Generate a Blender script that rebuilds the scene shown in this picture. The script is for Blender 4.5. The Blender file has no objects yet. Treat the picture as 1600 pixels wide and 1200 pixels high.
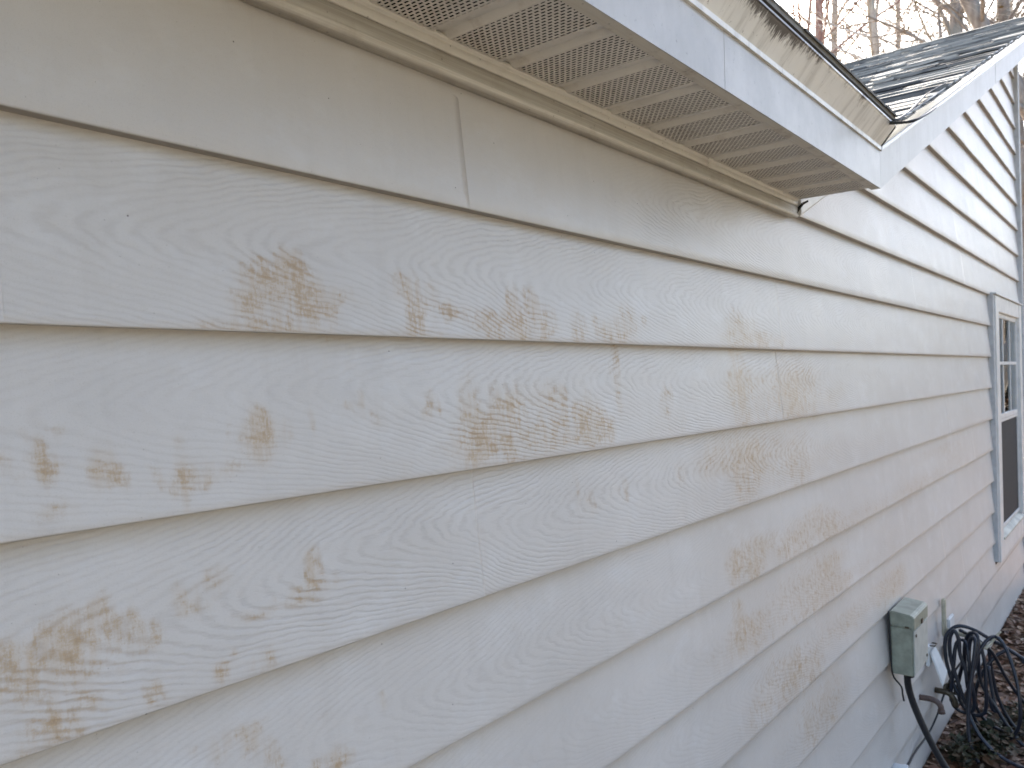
import bpy, bmesh, math, random
from mathutils import Vector, Matrix, noise

# ------------------------------------------------------------------ camera, world, sun, exposure
H = 1.78                                   # eye height over the ground; local heights below are relative to the eye
scene = bpy.context.scene
COL = scene.collection
cam_d = bpy.data.cameras.new("camera"); cam = bpy.data.objects.new("camera", cam_d); COL.objects.link(cam)
F = Vector((0.774386, 0.632687, -0.005744)); Rr = Vector((0.632354, -0.77422, -0.026672)); U = Vector((0.021322, -0.017023, 0.999628))
cam.matrix_world = Matrix(((Rr.x, U.x, -F.x, 0), (Rr.y, U.y, -F.y, 0), (Rr.z, U.z, -F.z, H), (0, 0, 0, 1)))
cam_d.sensor_width = 36; cam_d.lens = 1228.72 / 1600 * 36
cam_d.clip_start = 0.02; cam_d.clip_end = 2000
cam_d.dof.use_dof = True; cam_d.dof.focus_distance = 1.25; cam_d.dof.aperture_fstop = 11
scene.camera = cam

SUN_EL, SUN_AZ = math.radians(34), math.radians(36)      # azimuth measured from +x towards +y: behind the house
world = bpy.data.worlds.new("World"); scene.world = world; world.use_nodes = True
wn = world.node_tree.nodes; wl = world.node_tree.links
sky = wn.new("ShaderNodeTexSky"); sky.sky_type = 'NISHITA'; sky.sun_disc = False
sky.sun_elevation = SUN_EL; sky.sun_rotation = math.pi / 2 - SUN_AZ
sky.air_density = 0.8; sky.dust_density = 4.0; sky.ozone_density = 0.6
wl.new(sky.outputs[0], wn["Background"].inputs[0]); wn["Background"].inputs[1].default_value = 0.15
sd = bpy.data.lights.new("sun", 'SUN'); sd.energy = 3.6; sd.angle = math.radians(0.5); sd.color = (1, .95, .88)
sun = bpy.data.objects.new("sun", sd); COL.objects.link(sun)
sv = Vector((math.cos(SUN_EL) * math.cos(SUN_AZ), math.cos(SUN_EL) * math.sin(SUN_AZ), math.sin(SUN_EL)))
sun.rotation_euler = sv.to_track_quat('Z', 'Y').to_euler(); sun.location = (0, 0, 20)
scene.view_settings.view_transform = 'Standard'; scene.view_settings.look = 'None'
scene.view_settings.exposure = 2.5; scene.view_settings.gamma = 1
scene.view_settings.use_white_balance = True; scene.view_settings.white_balance_temperature = 6650; scene.view_settings.white_balance_tint = 8

# ------------------------------------------------------------------ object helpers
rnd = random.Random(7)
def tag(o, label, cat, group=None):
    o["label"] = label; o["category"] = cat
    if group: o["group"] = group
    return o
def empty(name, loc, label, cat, group=None):
    o = bpy.data.objects.new(name, None); COL.objects.link(o); o.location = loc; o.empty_display_size = .1
    return tag(o, label, cat, group)
def wloc(o):
    v = Vector((0, 0, 0))
    while o: v += o.location; o = o.parent
    return v
def mk(name, verts, faces, mat, parent=None, smooth=False, attrs=None, lift=H):
    me = bpy.data.meshes.new(name)
    me.from_pydata([(v[0], v[1], v[2] + lift) for v in verts], [], faces); me.update()
    if smooth: me.polygons.foreach_set("use_smooth", [True] * len(me.polygons))
    if attrs:
        for k, vals in attrs.items():
            a = me.attributes.new(k, 'FLOAT', 'POINT'); a.data.foreach_set("value", vals)
    if mat: me.materials.append(mat)
    o = bpy.data.objects.new(name, me); COL.objects.link(o)
    if parent: o.parent = parent; o.location = -wloc(parent)
    return o
class MB:
    def __init__(s): s.v = []; s.f = []
    def add(s, v, f):
        n = len(s.v); s.v += v; s.f += [tuple(i + n for i in q) for q in f]; return s
    def box(s, a, b):
        x0, y0, z0 = a; x1, y1, z1 = b
        return s.add([(x0,y0,z0),(x1,y0,z0),(x1,y1,z0),(x0,y1,z0),(x0,y0,z1),(x1,y0,z1),(x1,y1,z1),(x0,y1,z1)],
              [(0,3,2,1),(4,5,6,7),(0,1,5,4),(1,2,6,5),(2,3,7,6),(3,0,4,7)])
    def prism(s, prof, x0, x1, m=0.0, xr=None, close=True, n=1, wob=0.0):
        """extrude a (y,z) outline along x, rising m per metre measured from xr"""
        if xr is None: xr = x0
        k = len(prof); vs = []
        for i in range(n + 1):
            x = x0 + (x1 - x0) * i / n
            w = wob * noise.noise(Vector((x * 2.3, 3.1, 0)))
            for (y, z) in prof: vs.append((x, y + w, z + m * (x - xr)))
        fs = []
        for i in range(n):
            for j in range(k if close else k - 1):
                a = i * k + j; b = i * k + (j + 1) % k
                fs.append((a, b, b + k, a + k))
        if close: fs += [tuple(range(k))[::-1], tuple(range(n * k, n * k + k))]
        return s.add(vs, fs)
    def tube(s, pts, r, sides=8, r1=None, cap=True):
        pts = [Vector(q) for q in pts]; n = len(pts); vs = []; fs = []
        up = Vector((0.13, 0.21, .97))
        for i, q in enumerate(pts):
            t = (pts[min(i + 1, n - 1)] - pts[max(i - 1, 0)])
            if t.length < 1e-9: t = Vector((0, 0, 1))
            t.normalize()
            a = t.cross(up)
            if a.length < .05: a = t.cross(Vector((1, 0, 0)))
            a.normalize(); b = t.cross(a)
            rr = r if r1 is None else r + (r1 - r) * i / (n - 1)
            for k in range(sides):
                th = 2 * math.pi * k / sides
                vs.append(tuple(q + a * rr * math.cos(th) + b * rr * math.sin(th)))
        for i in range(n - 1):
            for k in range(sides):
                k2 = (k + 1) % sides
                fs.append((i * sides + k, i * sides + k2, (i + 1) * sides + k2, (i + 1) * sides + k))
        if cap: fs += [tuple(range(sides))[::-1], tuple(range((n - 1) * sides, n * sides))]
        return s.add(vs, fs)
    def build(s, name, mat, parent=None, smooth=False, lift=H):
        o = mk(name, s.v, s.f, mat, parent, smooth, None, lift)
        bm = bmesh.new(); bm.from_mesh(o.data); bmesh.ops.recalc_face_normals(bm, faces=bm.faces); bm.to_mesh(o.data); bm.free()
        return o
def bevel(o, w=.003, seg=2):
    bm = bmesh.new(); bm.from_mesh(o.data)
    bmesh.ops.bevel(bm, geom=[e for e in bm.edges if len(e.link_faces) == 2 and e.calc_face_angle(0) > .5], offset=w, segments=seg, affect='EDGES', clamp_overlap=True)
    bm.to_mesh(o.data); bm.free(); return o
def spline(pts, n=8):
    P = [Vector(q) for q in pts]; out = []
    P = [2 * P[0] - P[1]] + P + [2 * P[-1] - P[-2]]
    for i in range(1, len(P) - 2):
        for k in range(n):
            t = k / n; a, b, c, d_ = P[i-1], P[i], P[i+1], P[i+2]
            out.append(.5 * ((2*b) + (c-a)*t + (2*a-5*b+4*c-d_)*t*t + (3*b-a-3*c+d_)*t**3))
    out.append(P[-2]); return out

# ------------------------------------------------------------------ material helpers
class NT:
    def __init__(s, name):
        s.m = bpy.data.materials.new(name); s.m.use_nodes = True; s.t = s.m.node_tree; s.n = s.t.nodes; s.l = s.t.links
        s.b = s.n["Principled BSDF"]; s.out = s.n["Material Output"]; s._p = None
    def put(s, sock, v):
        if v is None: return
        if isinstance(v, bpy.types.NodeSocket): s.l.new(v, sock)
        elif isinstance(v, (tuple, list)) and sock.type == 'RGBA' and len(v) == 3: sock.default_value = (*v, 1)
        else: sock.default_value = v
    def pos(s):
        if s._p is None: s._p = s.n.new("ShaderNodeTexCoord").outputs["Object"]
        return s._p
    def xyz(s, v=None):
        q = s.n.new("ShaderNodeSeparateXYZ"); s.put(q.inputs[0], v or s.pos()); return q.outputs
    def comb(s, x=0, y=0, z=0):
        q = s.n.new("ShaderNodeCombineXYZ")
        for i, a in enumerate((x, y, z)): s.put(q.inputs[i], a)
        return q.outputs[0]
    def M(s, op, a, b=None, c=None, clamp=False):
        q = s.n.new("ShaderNodeMath"); q.operation = op; q.use_clamp = clamp
        for i, v in enumerate((a, b, c)): s.put(q.inputs[i], v)
        return q.outputs[0]
    def map(s, v, scale=(1,1,1), loc=(0,0,0)):
        q = s.n.new("ShaderNodeMapping"); s.put(q.inputs[0], v); q.inputs["Scale"].default_value = scale; q.inputs["Location"].default_value = loc
        return q.outputs[0]
    def noise(s, scale=5, detail=3, rough=.5, v=None, dist=0, stretch=None):
        q = s.n.new("ShaderNodeTexNoise"); v = v or s.pos()
        if stretch: v = s.map(v, stretch)
        s.put(q.inputs["Vector"], v); q.inputs["Scale"].default_value = scale; q.inputs["Detail"].default_value = detail
        q.inputs["Roughness"].default_value = rough; q.inputs["Distortion"].default_value = dist
        return q.outputs[0]
    def vor(s, scale=5, v=None, feat='F1', rnd_=1.0):
        q = s.n.new("ShaderNodeTexVoronoi"); q.feature = feat; s.put(q.inputs["Vector"], v or s.pos()); q.inputs["Scale"].default_value = scale
        q.inputs["Randomness"].default_value = rnd_
        return q.outputs
    def rng(s, v, a, b, c=0., d=1., smooth=True):
        q = s.n.new("ShaderNodeMapRange"); q.interpolation_type = 'SMOOTHSTEP' if smooth else 'LINEAR'
        s.put(q.inputs[0], v)
        for i, x in enumerate((a, b, c, d)): s.put(q.inputs[i + 1], x)
        return q.outputs[0]
    def mix(s, f, a, b, mode='MIX'):
        q = s.n.new("ShaderNodeMix"); q.data_type = 'RGBA'; q.blend_type = mode
        s.put(q.inputs[0], f); s.put(q.inputs[6], a); s.put(q.inputs[7], b); return q.outputs[2]
    def attr(s, name):
        q = s.n.new("ShaderNodeAttribute"); q.attribute_name = name; return q.outputs["Fac"]
    def bump(s, h, dist=.001, strength=1.0, nrm=None):
        q = s.n.new("ShaderNodeBump"); s.put(q.inputs["Height"], h); q.inputs["Distance"].default_value = dist; q.inputs["Strength"].default_value = strength
        if nrm: s.put(q.inputs["Normal"], nrm)
        return q.outputs[0]
    def fin(s, color=None, rough=None, nrm=None, spec=None, metal=None):
        s.put(s.b.inputs["Base Color"], color); s.put(s.b.inputs["Roughness"], rough)
        if nrm: s.put(s.b.inputs["Normal"], nrm)
        if spec is not None: s.put(s.b.inputs["Specular IOR Level"], spec)
        if metal is not None: s.put(s.b.inputs["Metallic"], metal)
        return s.m
STAINS= [(0.579,0.152,0.017,0.014,0.8),(0.597,0.125,0.034,0.02,0.7),(0.534,0.132,0.01,0.015,0.4),(0.568,0.096,0.067,0.022,0.55),(0.626,0.107,0.025,0.012,0.5),(0.662,0.119,0.016,0.007,0.5),(0.765,0.143,0.017,0.013,0.5),(0.793,0.117,0.015,0.028,0.75),(0.801,0.095,0.013,0.011,0.5),(0.832,0.124,0.016,0.019,0.4),(0.858,0.106,0.01,0.007,0.6),(0.916,0.1,0.038,0.012,0.4),(0.96,0.094,0.016,0.016,0.9),(1.025,0.121,0.021,0.027,0.6),(1.076,0.137,0.018,0.018,0.6),(1.112,0.108,0.035,0.02,0.5),(1.048,0.089,0.054,0.013,0.5),(1.211,0.101,0.026,0.019,0.5),(1.298,0.086,0.028,0.012,0.3),(1.358,0.094,0.076,0.023,0.5),(1.397,0.13,0.026,0.016,0.4),(1.927,0.12,0.057,0.036,0.6),(2.042,0.099,0.081,0.034,0.4),(2.179,0.093,0.089,0.018,0.3),(0.781,0.073,0.079,0.006,0.3),(0.541,0.071,0.074,0.006,0.4),(0.296,-0.057,0.008,0.013,0.75),(0.269,-0.063,0.007,0.008,0.5),(0.304,-0.07,0.01,0.009,0.5),(0.316,-0.038,0.005,0.006,0.5),(0.286,-0.039,0.005,0.004,0.4),(0.355,-0.071,0.014,0.014,0.5),(0.352,-0.084,0.013,0.01,0.3),(0.409,-0.092,0.006,0.01,0.4),(0.439,-0.097,0.01,0.014,0.65),(0.45,-0.102,0.015,0.008,0.3),(0.437,-0.058,0.006,0.007,0.4),(0.537,-0.047,0.019,0.018,0.6),(0.532,-0.066,0.035,0.017,0.35),(0.539,-0.036,0.007,0.008,0.6),(0.474,-0.094,0.028,0.009,0.25),(0.312,-0.114,0.012,0.007,0.35),(0.292,-0.114,0.011,0.007,0.2),(0.695,-0.018,0.009,0.009,0.5),(0.717,-0.045,0.009,0.008,0.5),(0.673,-0.026,0.009,0.004,0.4),(0.616,-0.044,0.005,0.011,0.4),(0.829,-0.027,0.013,0.013,0.5),(0.913,-0.045,0.027,0.04,0.45),(0.934,-0.087,0.019,0.025,0.6),(0.983,-0.049,0.025,0.036,0.5),(1.059,-0.063,0.094,0.044,0.3),(1.164,-0.034,0.018,0.016,0.6),(1.246,-0.067,0.04,0.03,0.5),(1.301,-0.101,0.033,0.022,0.45),(1.359,0.017,0.015,0.045,0.45),(1.551,-0.047,0.018,0.02,0.5),(0.881,-0.103,0.059,0.018,0.3),(1.192,-0.094,0.132,0.021,0.25),(1.95,-0.028,0.058,0.058,0.45),(2.121,-0.066,0.252,0.061,0.3),(2.377,-0.027,0.175,0.077,0.35),(2.431,-0.057,0.181,0.049,0.3),(0.317,-0.234,0.013,0.016,0.8),(0.297,-0.238,0.007,0.013,0.7),(0.332,-0.231,0.005,0.006,0.7),(0.355,-0.224,0.008,0.014,0.6),(0.357,-0.238,0.009,0.008,0.3),(0.383,-0.232,0.006,0.006,0.5),(0.366,-0.247,0.014,0.01,0.5),(0.389,-0.253,0.008,0.011,0.5),(0.406,-0.257,0.006,0.009,0.6),(0.262,-0.237,0.01,0.007,0.5),(0.272,-0.255,0.013,0.012,0.35),(0.311,-0.248,0.055,0.015,0.3),(0.31,-0.291,0.074,0.031,0.25),(0.397,-0.319,0.008,0.008,0.7),(0.336,-0.312,0.007,0.005,0.6),(0.3,-0.322,0.02,0.009,0.6),(0.477,-0.321,0.009,0.007,0.7),(0.495,-0.308,0.005,0.004,0.5),(0.537,-0.326,0.016,0.011,0.5),(0.45,-0.244,0.014,0.006,0.4),(0.482,-0.219,0.016,0.01,0.4),(0.432,-0.226,0.009,0.011,0.4),(0.614,-0.227,0.01,0.015,0.8),(0.614,-0.247,0.012,0.02,0.35),(0.58,-0.259,0.013,0.009,0.4),(0.644,-0.253,0.007,0.007,0.4),(1.786,-0.21,0.074,0.025,0.35),(1.978,-0.237,0.095,0.05,0.35),(2.112,-0.207,0.197,0.061,0.3),(2.361,-0.247,0.235,0.057,0.25),(0.521,-0.269,0.053,0.004,0.3),(1.249,-0.231,0.013,0.018,0.3),(1.379,-0.229,0.013,0.018,0.4),(1.212,-0.202,0.008,0.014,0.35),(0.641,-0.486,0.012,0.013,0.7),(0.611,-0.482,0.015,0.008,0.6),(0.546,-0.445,0.009,0.011,0.5),(0.476,-0.41,0.016,0.012,0.45),(0.508,-0.404,0.021,0.007,0.4),(0.525,-0.425,0.017,0.015,0.3),(0.72,-0.437,0.006,0.01,0.4),(0.623,-0.427,0.008,0.005,0.4),(1.882,-0.478,0.055,0.026,0.55),(1.962,-0.502,0.085,0.036,0.4),(2.006,-0.469,0.088,0.033,0.3),(2.4,-0.483,0.241,0.048,0.3),(2.289,-0.512,0.108,0.03,0.3),(2.519,-0.463,0.192,0.03,0.25),(1.912,-0.639,0.04,0.04,0.55),(1.993,-0.677,0.096,0.033,0.45),(2.277,-0.687,0.283,0.055,0.35),(2.505,-0.662,0.224,0.059,0.25),(2.116,-0.86,0.146,0.06,0.35),(2.372,-0.883,0.237,0.066,0.3),(3.333,-0.867,0.253,0.05,0.35),(2.36,-1.052,0.367,0.075,0.25),(2.599,-1.076,0.202,0.081,0.2),(4.488,-0.538,0.719,0.048,0.25),(3.68,-0.532,0.644,0.041,0.25),(3.007,-0.538,0.352,0.046,0.2),(2.639,-0.565,0.36,0.041,0.2),(3.447,-0.71,0.573,0.051,0.2),(4.841,-0.437,0.599,0.041,0.25),(2.826,-0.842,0.317,0.054,0.2),(5.255,-0.248,0.447,0.045,0.15),(5.512,0.052,0.489,0.039,0.15)]
HOSE= [[(4.1, 0.692, -1.562), (4.117, 0.712, -1.537), (4.133, 0.743, -1.508), (4.15, 0.774, -1.435), (4.167, 0.792, -1.353), (4.183, 0.79, -1.281), (4.2, 0.768, -1.244), (4.217, 0.736, -1.228), (4.233, 0.685, -1.238), (4.25, 0.623, -1.274), (4.267, 0.562, -1.308), (4.283, 0.489, -1.355), (4.3, 0.393, -1.399)], [(4.1, 0.687, -1.572), (4.1, 0.704, -1.538), (4.1, 0.734, -1.441), (4.1, 0.756, -1.356), (4.1, 0.759, -1.267), (4.1, 0.74, -1.219), (4.1, 0.722, -1.26), (4.1, 0.718, -1.325), (4.1, 0.699, -1.389), (4.1, 0.687, -1.454), (4.1, 0.683, -1.504)], [(4.2, 0.707, -1.512), (4.186, 0.713, -1.403), (4.171, 0.711, -1.308), (4.157, 0.692, -1.246), (4.143, 0.666, -1.229), (4.129, 0.649, -1.248), (4.114, 0.654, -1.339), (4.1, 0.676, -1.428), (4.086, 0.689, -1.515), (4.071, 0.685, -1.574), (4.057, 0.663, -1.622), (4.043, 0.627, -1.674), (4.029, 0.564, -1.723), (4.014, 0.467, -1.746), (4.0, 0.351, -1.733)], [(4.15, 0.68, -1.475), (4.135, 0.688, -1.353), (4.12, 0.679, -1.263), (4.105, 0.66, -1.241), (4.09, 0.654, -1.274), (4.075, 0.664, -1.374), (4.06, 0.673, -1.459), (4.045, 0.68, -1.558), (4.03, 0.678, -1.668), (4.015, 0.657, -1.744), (4.0, 0.636, -1.803)], [(4.25, 0.658, -1.313), (4.257, 0.676, -1.362), (4.264, 0.671, -1.448), (4.271, 0.645, -1.536), (4.279, 0.605, -1.607), (4.286, 0.559, -1.686), (4.293, 0.498, -1.762), (4.3, 0.402, -1.841)], [(4.35, 0.639, -1.356), (4.358, 0.631, -1.453), (4.367, 0.616, -1.56), (4.375, 0.6, -1.614), (4.383, 0.576, -1.673), (4.392, 0.534, -1.733), (4.4, 0.472, -1.81)], [(4.2, 0.733, -1.244), (4.25, 0.702, -1.273), (4.3, 0.658, -1.318), (4.35, 0.621, -1.377), (4.4, 0.582, -1.486), (4.45, 0.537, -1.584), (4.5, 0.48, -1.68)], [(4.25, 0.669, -1.337), (4.258, 0.665, -1.475), (4.267, 0.631, -1.561), (4.275, 0.618, -1.615), (4.283, 0.606, -1.618), (4.292, 0.621, -1.537), (4.3, 0.636, -1.421)]]
COND= [(3.43, 0.795, -1.22), (3.44, 0.795, -1.274), (3.45, 0.782, -1.339), (3.46, 0.758, -1.414), (3.47, 0.729, -1.488), (3.48, 0.695, -1.56), (3.49, 0.655, -1.629), (3.5, 0.603, -1.706)]
WIRE2= [(4.3, 0.74, -1.412), (4.2, 0.77, -1.465), (4.1, 0.788, -1.528), (4.0, 0.8, -1.595), (3.9, 0.81, -1.632), (3.8, 0.813, -1.636), (3.7, 0.823, -1.646), (3.6, 0.827, -1.658), (3.5, 0.824, -1.67)]
TW1 = [[2.382, 0.564, 0.696], [2.344, 0.535, 0.68], [2.481, 0.532, 0.736], [2.72, 0.552, 0.833], [2.911, 0.565, 0.911], [3.181, 0.555, 1.021]]
TW2 = [[2.316, 0.545, 0.669], [2.27, 0.503, 0.65], [2.254, 0.469, 0.644], [2.335, 0.455, 0.677], [2.444, 0.455, 0.721]]

# ------------------------------------------------------------------ materials
def m_siding():
    s = NT("vinyl_siding"); P = s.pos(); x, y, z = s.xyz(P)
    zc, gs, st, off = s.attr("zc"), s.attr("gs"), s.attr("stain"), s.attr("off")
    xo = s.M('ADD', x, off)
    # cathedral grain: nested arcs pointing left, pressed into the vinyl
    wander = s.M('MULTIPLY', s.M('SUBTRACT', s.noise(1, 1, .5, s.comb(s.M('MULTIPLY', xo, 2.6), zc, 0)), .5), .07)
    dz = s.M('SUBTRACT', s.M('SUBTRACT', z, zc), wander)
    par = s.M('MULTIPLY', s.M('POWER', s.M('SQRT', s.M('ADD', s.M('MULTIPLY', dz, dz), .00018)), 1.40), 262.)
    v = s.M('SUBTRACT', s.M('DIVIDE', xo, .034), par)
    n1 = s.M('MULTIPLY', s.M('SUBTRACT', s.noise(1, 2, .5, s.comb(s.M('MULTIPLY', xo, 4.5), s.M('MULTIPLY', z, 6.), zc)), .5), 4.5)
    n2 = s.M('MULTIPLY', s.M('SUBTRACT', s.noise(1, 2, .6, s.comb(s.M('MULTIPLY', xo, 21.), s.M('MULTIPLY', z, 60.), 1.7)), .5), 1.3)
    v = s.M('ADD', s.M('ADD', v, n1), n2)
    tri = s.M('PINGPONG', v, .5)
    line = s.rng(tri, .03, .36, 1., 0.)
    brk = s.rng(s.noise(1, 3, .6, s.comb(s.M('MULTIPLY', x, 28.), s.M('MULTIPLY', z, 120.), 0)), .28, .62, .35, 1.)
    filled = s.rng(s.noise(1, 3, .6, s.comb(s.M('MULTIPLY', x, 3.6), s.M('MULTIPLY', z, 13.), s.M('MULTIPLY', off, 3.))), .32, .62, .35, 1.)
    line = s.M('MULTIPLY', s.M('MULTIPLY', s.M('MULTIPLY', line, brk), gs), filled)
    micro = s.noise(900, 2, .6)
    fineh = s.noise(1, 3, .6, s.comb(s.M('MULTIPLY', x, 180.), s.M('MULTIPLY', z, 420.), 0))
    big = s.noise(2.3, 4, .55)
    base = s.mix(s.rng(big, .3, .7), (.560, .530, .492), (.610, .582, .545))
    base = s.mix(s.M('MULTIPLY', s.rng(s.noise(26, 4, .7), .45, .75), .16), base, (.49, .465, .43))
    base = s.mix(s.M('MULTIPLY', s.rng(micro, .54, .70), .34), base, (.40, .36, .31))
    runs = s.noise(1, 4, .65, s.comb(s.M('MULTIPLY', x, 24.), s.M('MULTIPLY', z, 1.6), off))
    base = s.mix(s.M('MULTIPLY', s.rng(runs, .5, .72), .13), base, (.43, .395, .345))
    chalk = s.noise(1, 5, .7, s.comb(s.M('MULTIPLY', x, 7.), s.M('MULTIPLY', z, 10.), s.M('MULTIPLY', off, 2.)))
    base = s.mix(s.M('MULTIPLY', s.rng(chalk, .5, .7), .35), base, (.67, .665, .655))
    base = s.mix(s.M('MULTIPLY', s.rng(s.noise(1, 0, .5, s.comb(0., 0., s.M('MULTIPLY', off, 5.3))), .35, .65), .25), base, (.52, .495, .455))
    col = s.mix(s.M('MULTIPLY', line, .31), base, (.40, .362, .325))
    # algae: blocky, vertically smeared brown patches
    d1 = s.noise(1, 4, .7, s.comb(s.M('MULTIPLY', x, 210.), s.M('MULTIPLY', z, 55.), 4.))
    d2 = s.noise(1, 3, .8, s.comb(s.M('MULTIPLY', x, 560.), s.M('MULTIPLY', z, 500.), 9.))
    d3 = s.noise(1, 3, .7, s.comb(s.M('MULTIPLY', x, 52.), s.M('MULTIPLY', z, 240.), 2.))
    dd = s.M('ADD', s.M('ADD', s.M('MULTIPLY', d1, .62), s.M('MULTIPLY', d2, .46)), s.M('MULTIPLY', d3, .31))
    dd = s.M('ADD', dd, s.M('MULTIPLY', s.M('SUBTRACT', s.noise(48, 3, .65), .5), .85))
    dd = s.M('ADD', dd, s.M('MULTIPLY', line, .10))
    msk = s.rng(s.M('ADD', dd, s.M('MULTIPLY', st, .15)), .75, 1.03)
    msk = s.M('MULTIPLY', msk, s.rng(st, .02, .5, 0., .66))
    vs_ = s.noise(1, 3, .6, s.comb(s.M('MULTIPLY', x, 95.), s.M('MULTIPLY', z, 9.), 6.))
    soft = s.M('MULTIPLY', s.M('MULTIPLY', s.rng(st, 0., .9, 0., 1.), .60), s.M('MULTIPLY', s.rng(vs_, .30, .68, .12, 1.), s.rng(d2, .2, .7, .5, 1.)))
    col = s.mix(soft, col, (.47, .345, .21))
    col = s.mix(s.M('MULTIPLY', s.M('MULTIPLY', line, s.rng(st, .05, .5)), .35), col, (.33, .225, .13))
    col = s.mix(msk, col, s.mix(s.rng(d2, .3, .7), (.29, .175, .075), (.47, .335, .185)))
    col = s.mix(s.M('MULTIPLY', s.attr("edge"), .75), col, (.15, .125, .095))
    # specks of dirt and a few white droppings
    def dots(sc, r, keep, seed):
        o = s.vor(1, s.comb(s.M('MULTIPLY', x, sc), s.M('MULTIPLY', z, sc), seed))
        q = s.xyz(o[1])
        return s.M('MULTIPLY', s.rng(o[0], r, r * .55, 0., 1.), s.M('GREATER_THAN', q[0], keep))
    col = s.mix(s.M('MULTIPLY', dots(30, .040, .55, 1.), .8), col, (.05, .04, .03))
    col = s.mix(s.M('MULTIPLY', dots(95, .060, .70, 3.), .6), col, (.10, .08, .06))
    col = s.mix(dots(9, .014, .72, 5.), col, (.85, .85, .85))
    h = s.M('ADD', s.M('ADD', s.M('MULTIPLY', line, -1.0), s.M('MULTIPLY', fineh, .35)), s.M('MULTIPLY', micro, .25))
    wav = s.bump(s.noise(1, 2, .5, s.comb(s.M('MULTIPLY', x, 2.6), s.M('MULTIPLY', z, 5.), off)), .008, .8)
    nr = s.bump(h, .00042, .85, wav)
    rough = s.M('ADD', s.M('MULTIPLY', big, .14), .30)
    return s.fin(col, rough, nr, .38)
SIDING = m_siding()

def m_trim(name, c1, c2, streak=.5, grime=.35, gcol=(.26, .20, .13), rough=.5, sx=3., sz=240., seed=0.):
    s = NT(name); x, y, z = s.xyz()
    st = s.noise(1, 4, .6, s.comb(s.M('MULTIPLY', x, sx), s.M('MULTIPLY', y, sz), s.M('ADD', s.M('MULTIPLY', z, sz), seed)))
    col = s.mix(s.M('MULTIPLY', s.rng(st, .35, .65), streak), c1, c2)
    g = s.M('MULTIPLY', s.rng(s.noise(14, 5, .7), .5, .72), grime)
    col = s.mix(g, col, gcol)
    sp = s.vor(55)[0]
    col = s.mix(s.M('MULTIPLY', s.rng(sp, .12, .05), .5), col, (.12, .09, .06))
    return s.fin(col, rough, s.bump(s.M('ADD', st, s.noise(300, 2)), .0003, .6), .4)
FRIEZE = m_trim("frieze_vinyl", (.63, .60, .53), (.47, .425, .355), .7, .30, sx=5., sz=420.)
FRIEZE2 = m_trim("trim_vinyl", (.64, .61, .545), (.60, .565, .50), .4, .18)
LIP = m_trim("soffit_channel", (.55, .515, .44), (.48, .435, .36), .5, .9, (.22, .165, .11))

def m_soffit():
    s = NT("vented_soffit"); x, y, z = s.xyz()
    # slots: 6 mm long, 2 mm wide, staggered rows; real openings onto the dark cavity above
    u = s.M('DIVIDE', s.M('SUBTRACT', x, .824), .1522); fr = s.M('FRACT', s.M('ADD', u, 40.))
    zone = s.M('MULTIPLY', s.M('GREATER_THAN', fr, .245), s.M('LESS_THAN', fr, .94))
    px, py = .0078, .0112
    cx = s.M('FLOOR', s.M('DIVIDE', x, px)); odd = s.M('MODULO', s.M('ADD', cx, 1000.), 2.)
    fy = s.M('FRACT', s.M('ADD', s.M('ADD', s.M('DIVIDE', y, py), s.M('MULTIPLY', odd, .5)), 50.))
    fx = s.M('FRACT', s.M('ADD', s.M('DIVIDE', x, px), 1000.))
    hx = s.rng(s.M('ABSOLUTE', s.M('SUBTRACT', fx, .5)), .17, .22, 1., 0.)
    hy = s.rng(s.M('ABSOLUTE', s.M('SUBTRACT', fy, .5)), .29, .35, 1., 0.)
    yy = s.M('MULTIPLY', s.M('GREATER_THAN', y, .612), s.M('LESS_THAN', y, .800))
    hole = s.M('MULTIPLY', s.M('MULTIPLY', hx, hy), s.M('MULTIPLY', zone, yy))
    n = s.noise(9, 5, .65)
    col = s.mix(s.rng(n, .35, .7), (.65, .62, .56), (.60, .565, .505))
    nearwall = s.rng(s.noise(30, 4, .7), .5, .75)
    col = s.mix(s.M('MULTIPLY', nearwall, .35), col, (.34, .27, .20))
    s.fin(col, .5, s.bump(s.M('ADD', s.M('MULTIPLY', hole, -3.), s.noise(200, 2)), .0003, .5), .35)
    tr = s.n.new("ShaderNodeBsdfTransparent"); mx = s.n.new("ShaderNodeMixShader")
    s.l.new(hole, mx.inputs[0]); s.l.new(s.b.outputs[0], mx.inputs[1]); s.l.new(tr.outputs[0], mx.inputs[2]); s.l.new(mx.outputs[0], s.out.inputs[0])
    return s.m
SOFFIT = m_soffit()

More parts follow.
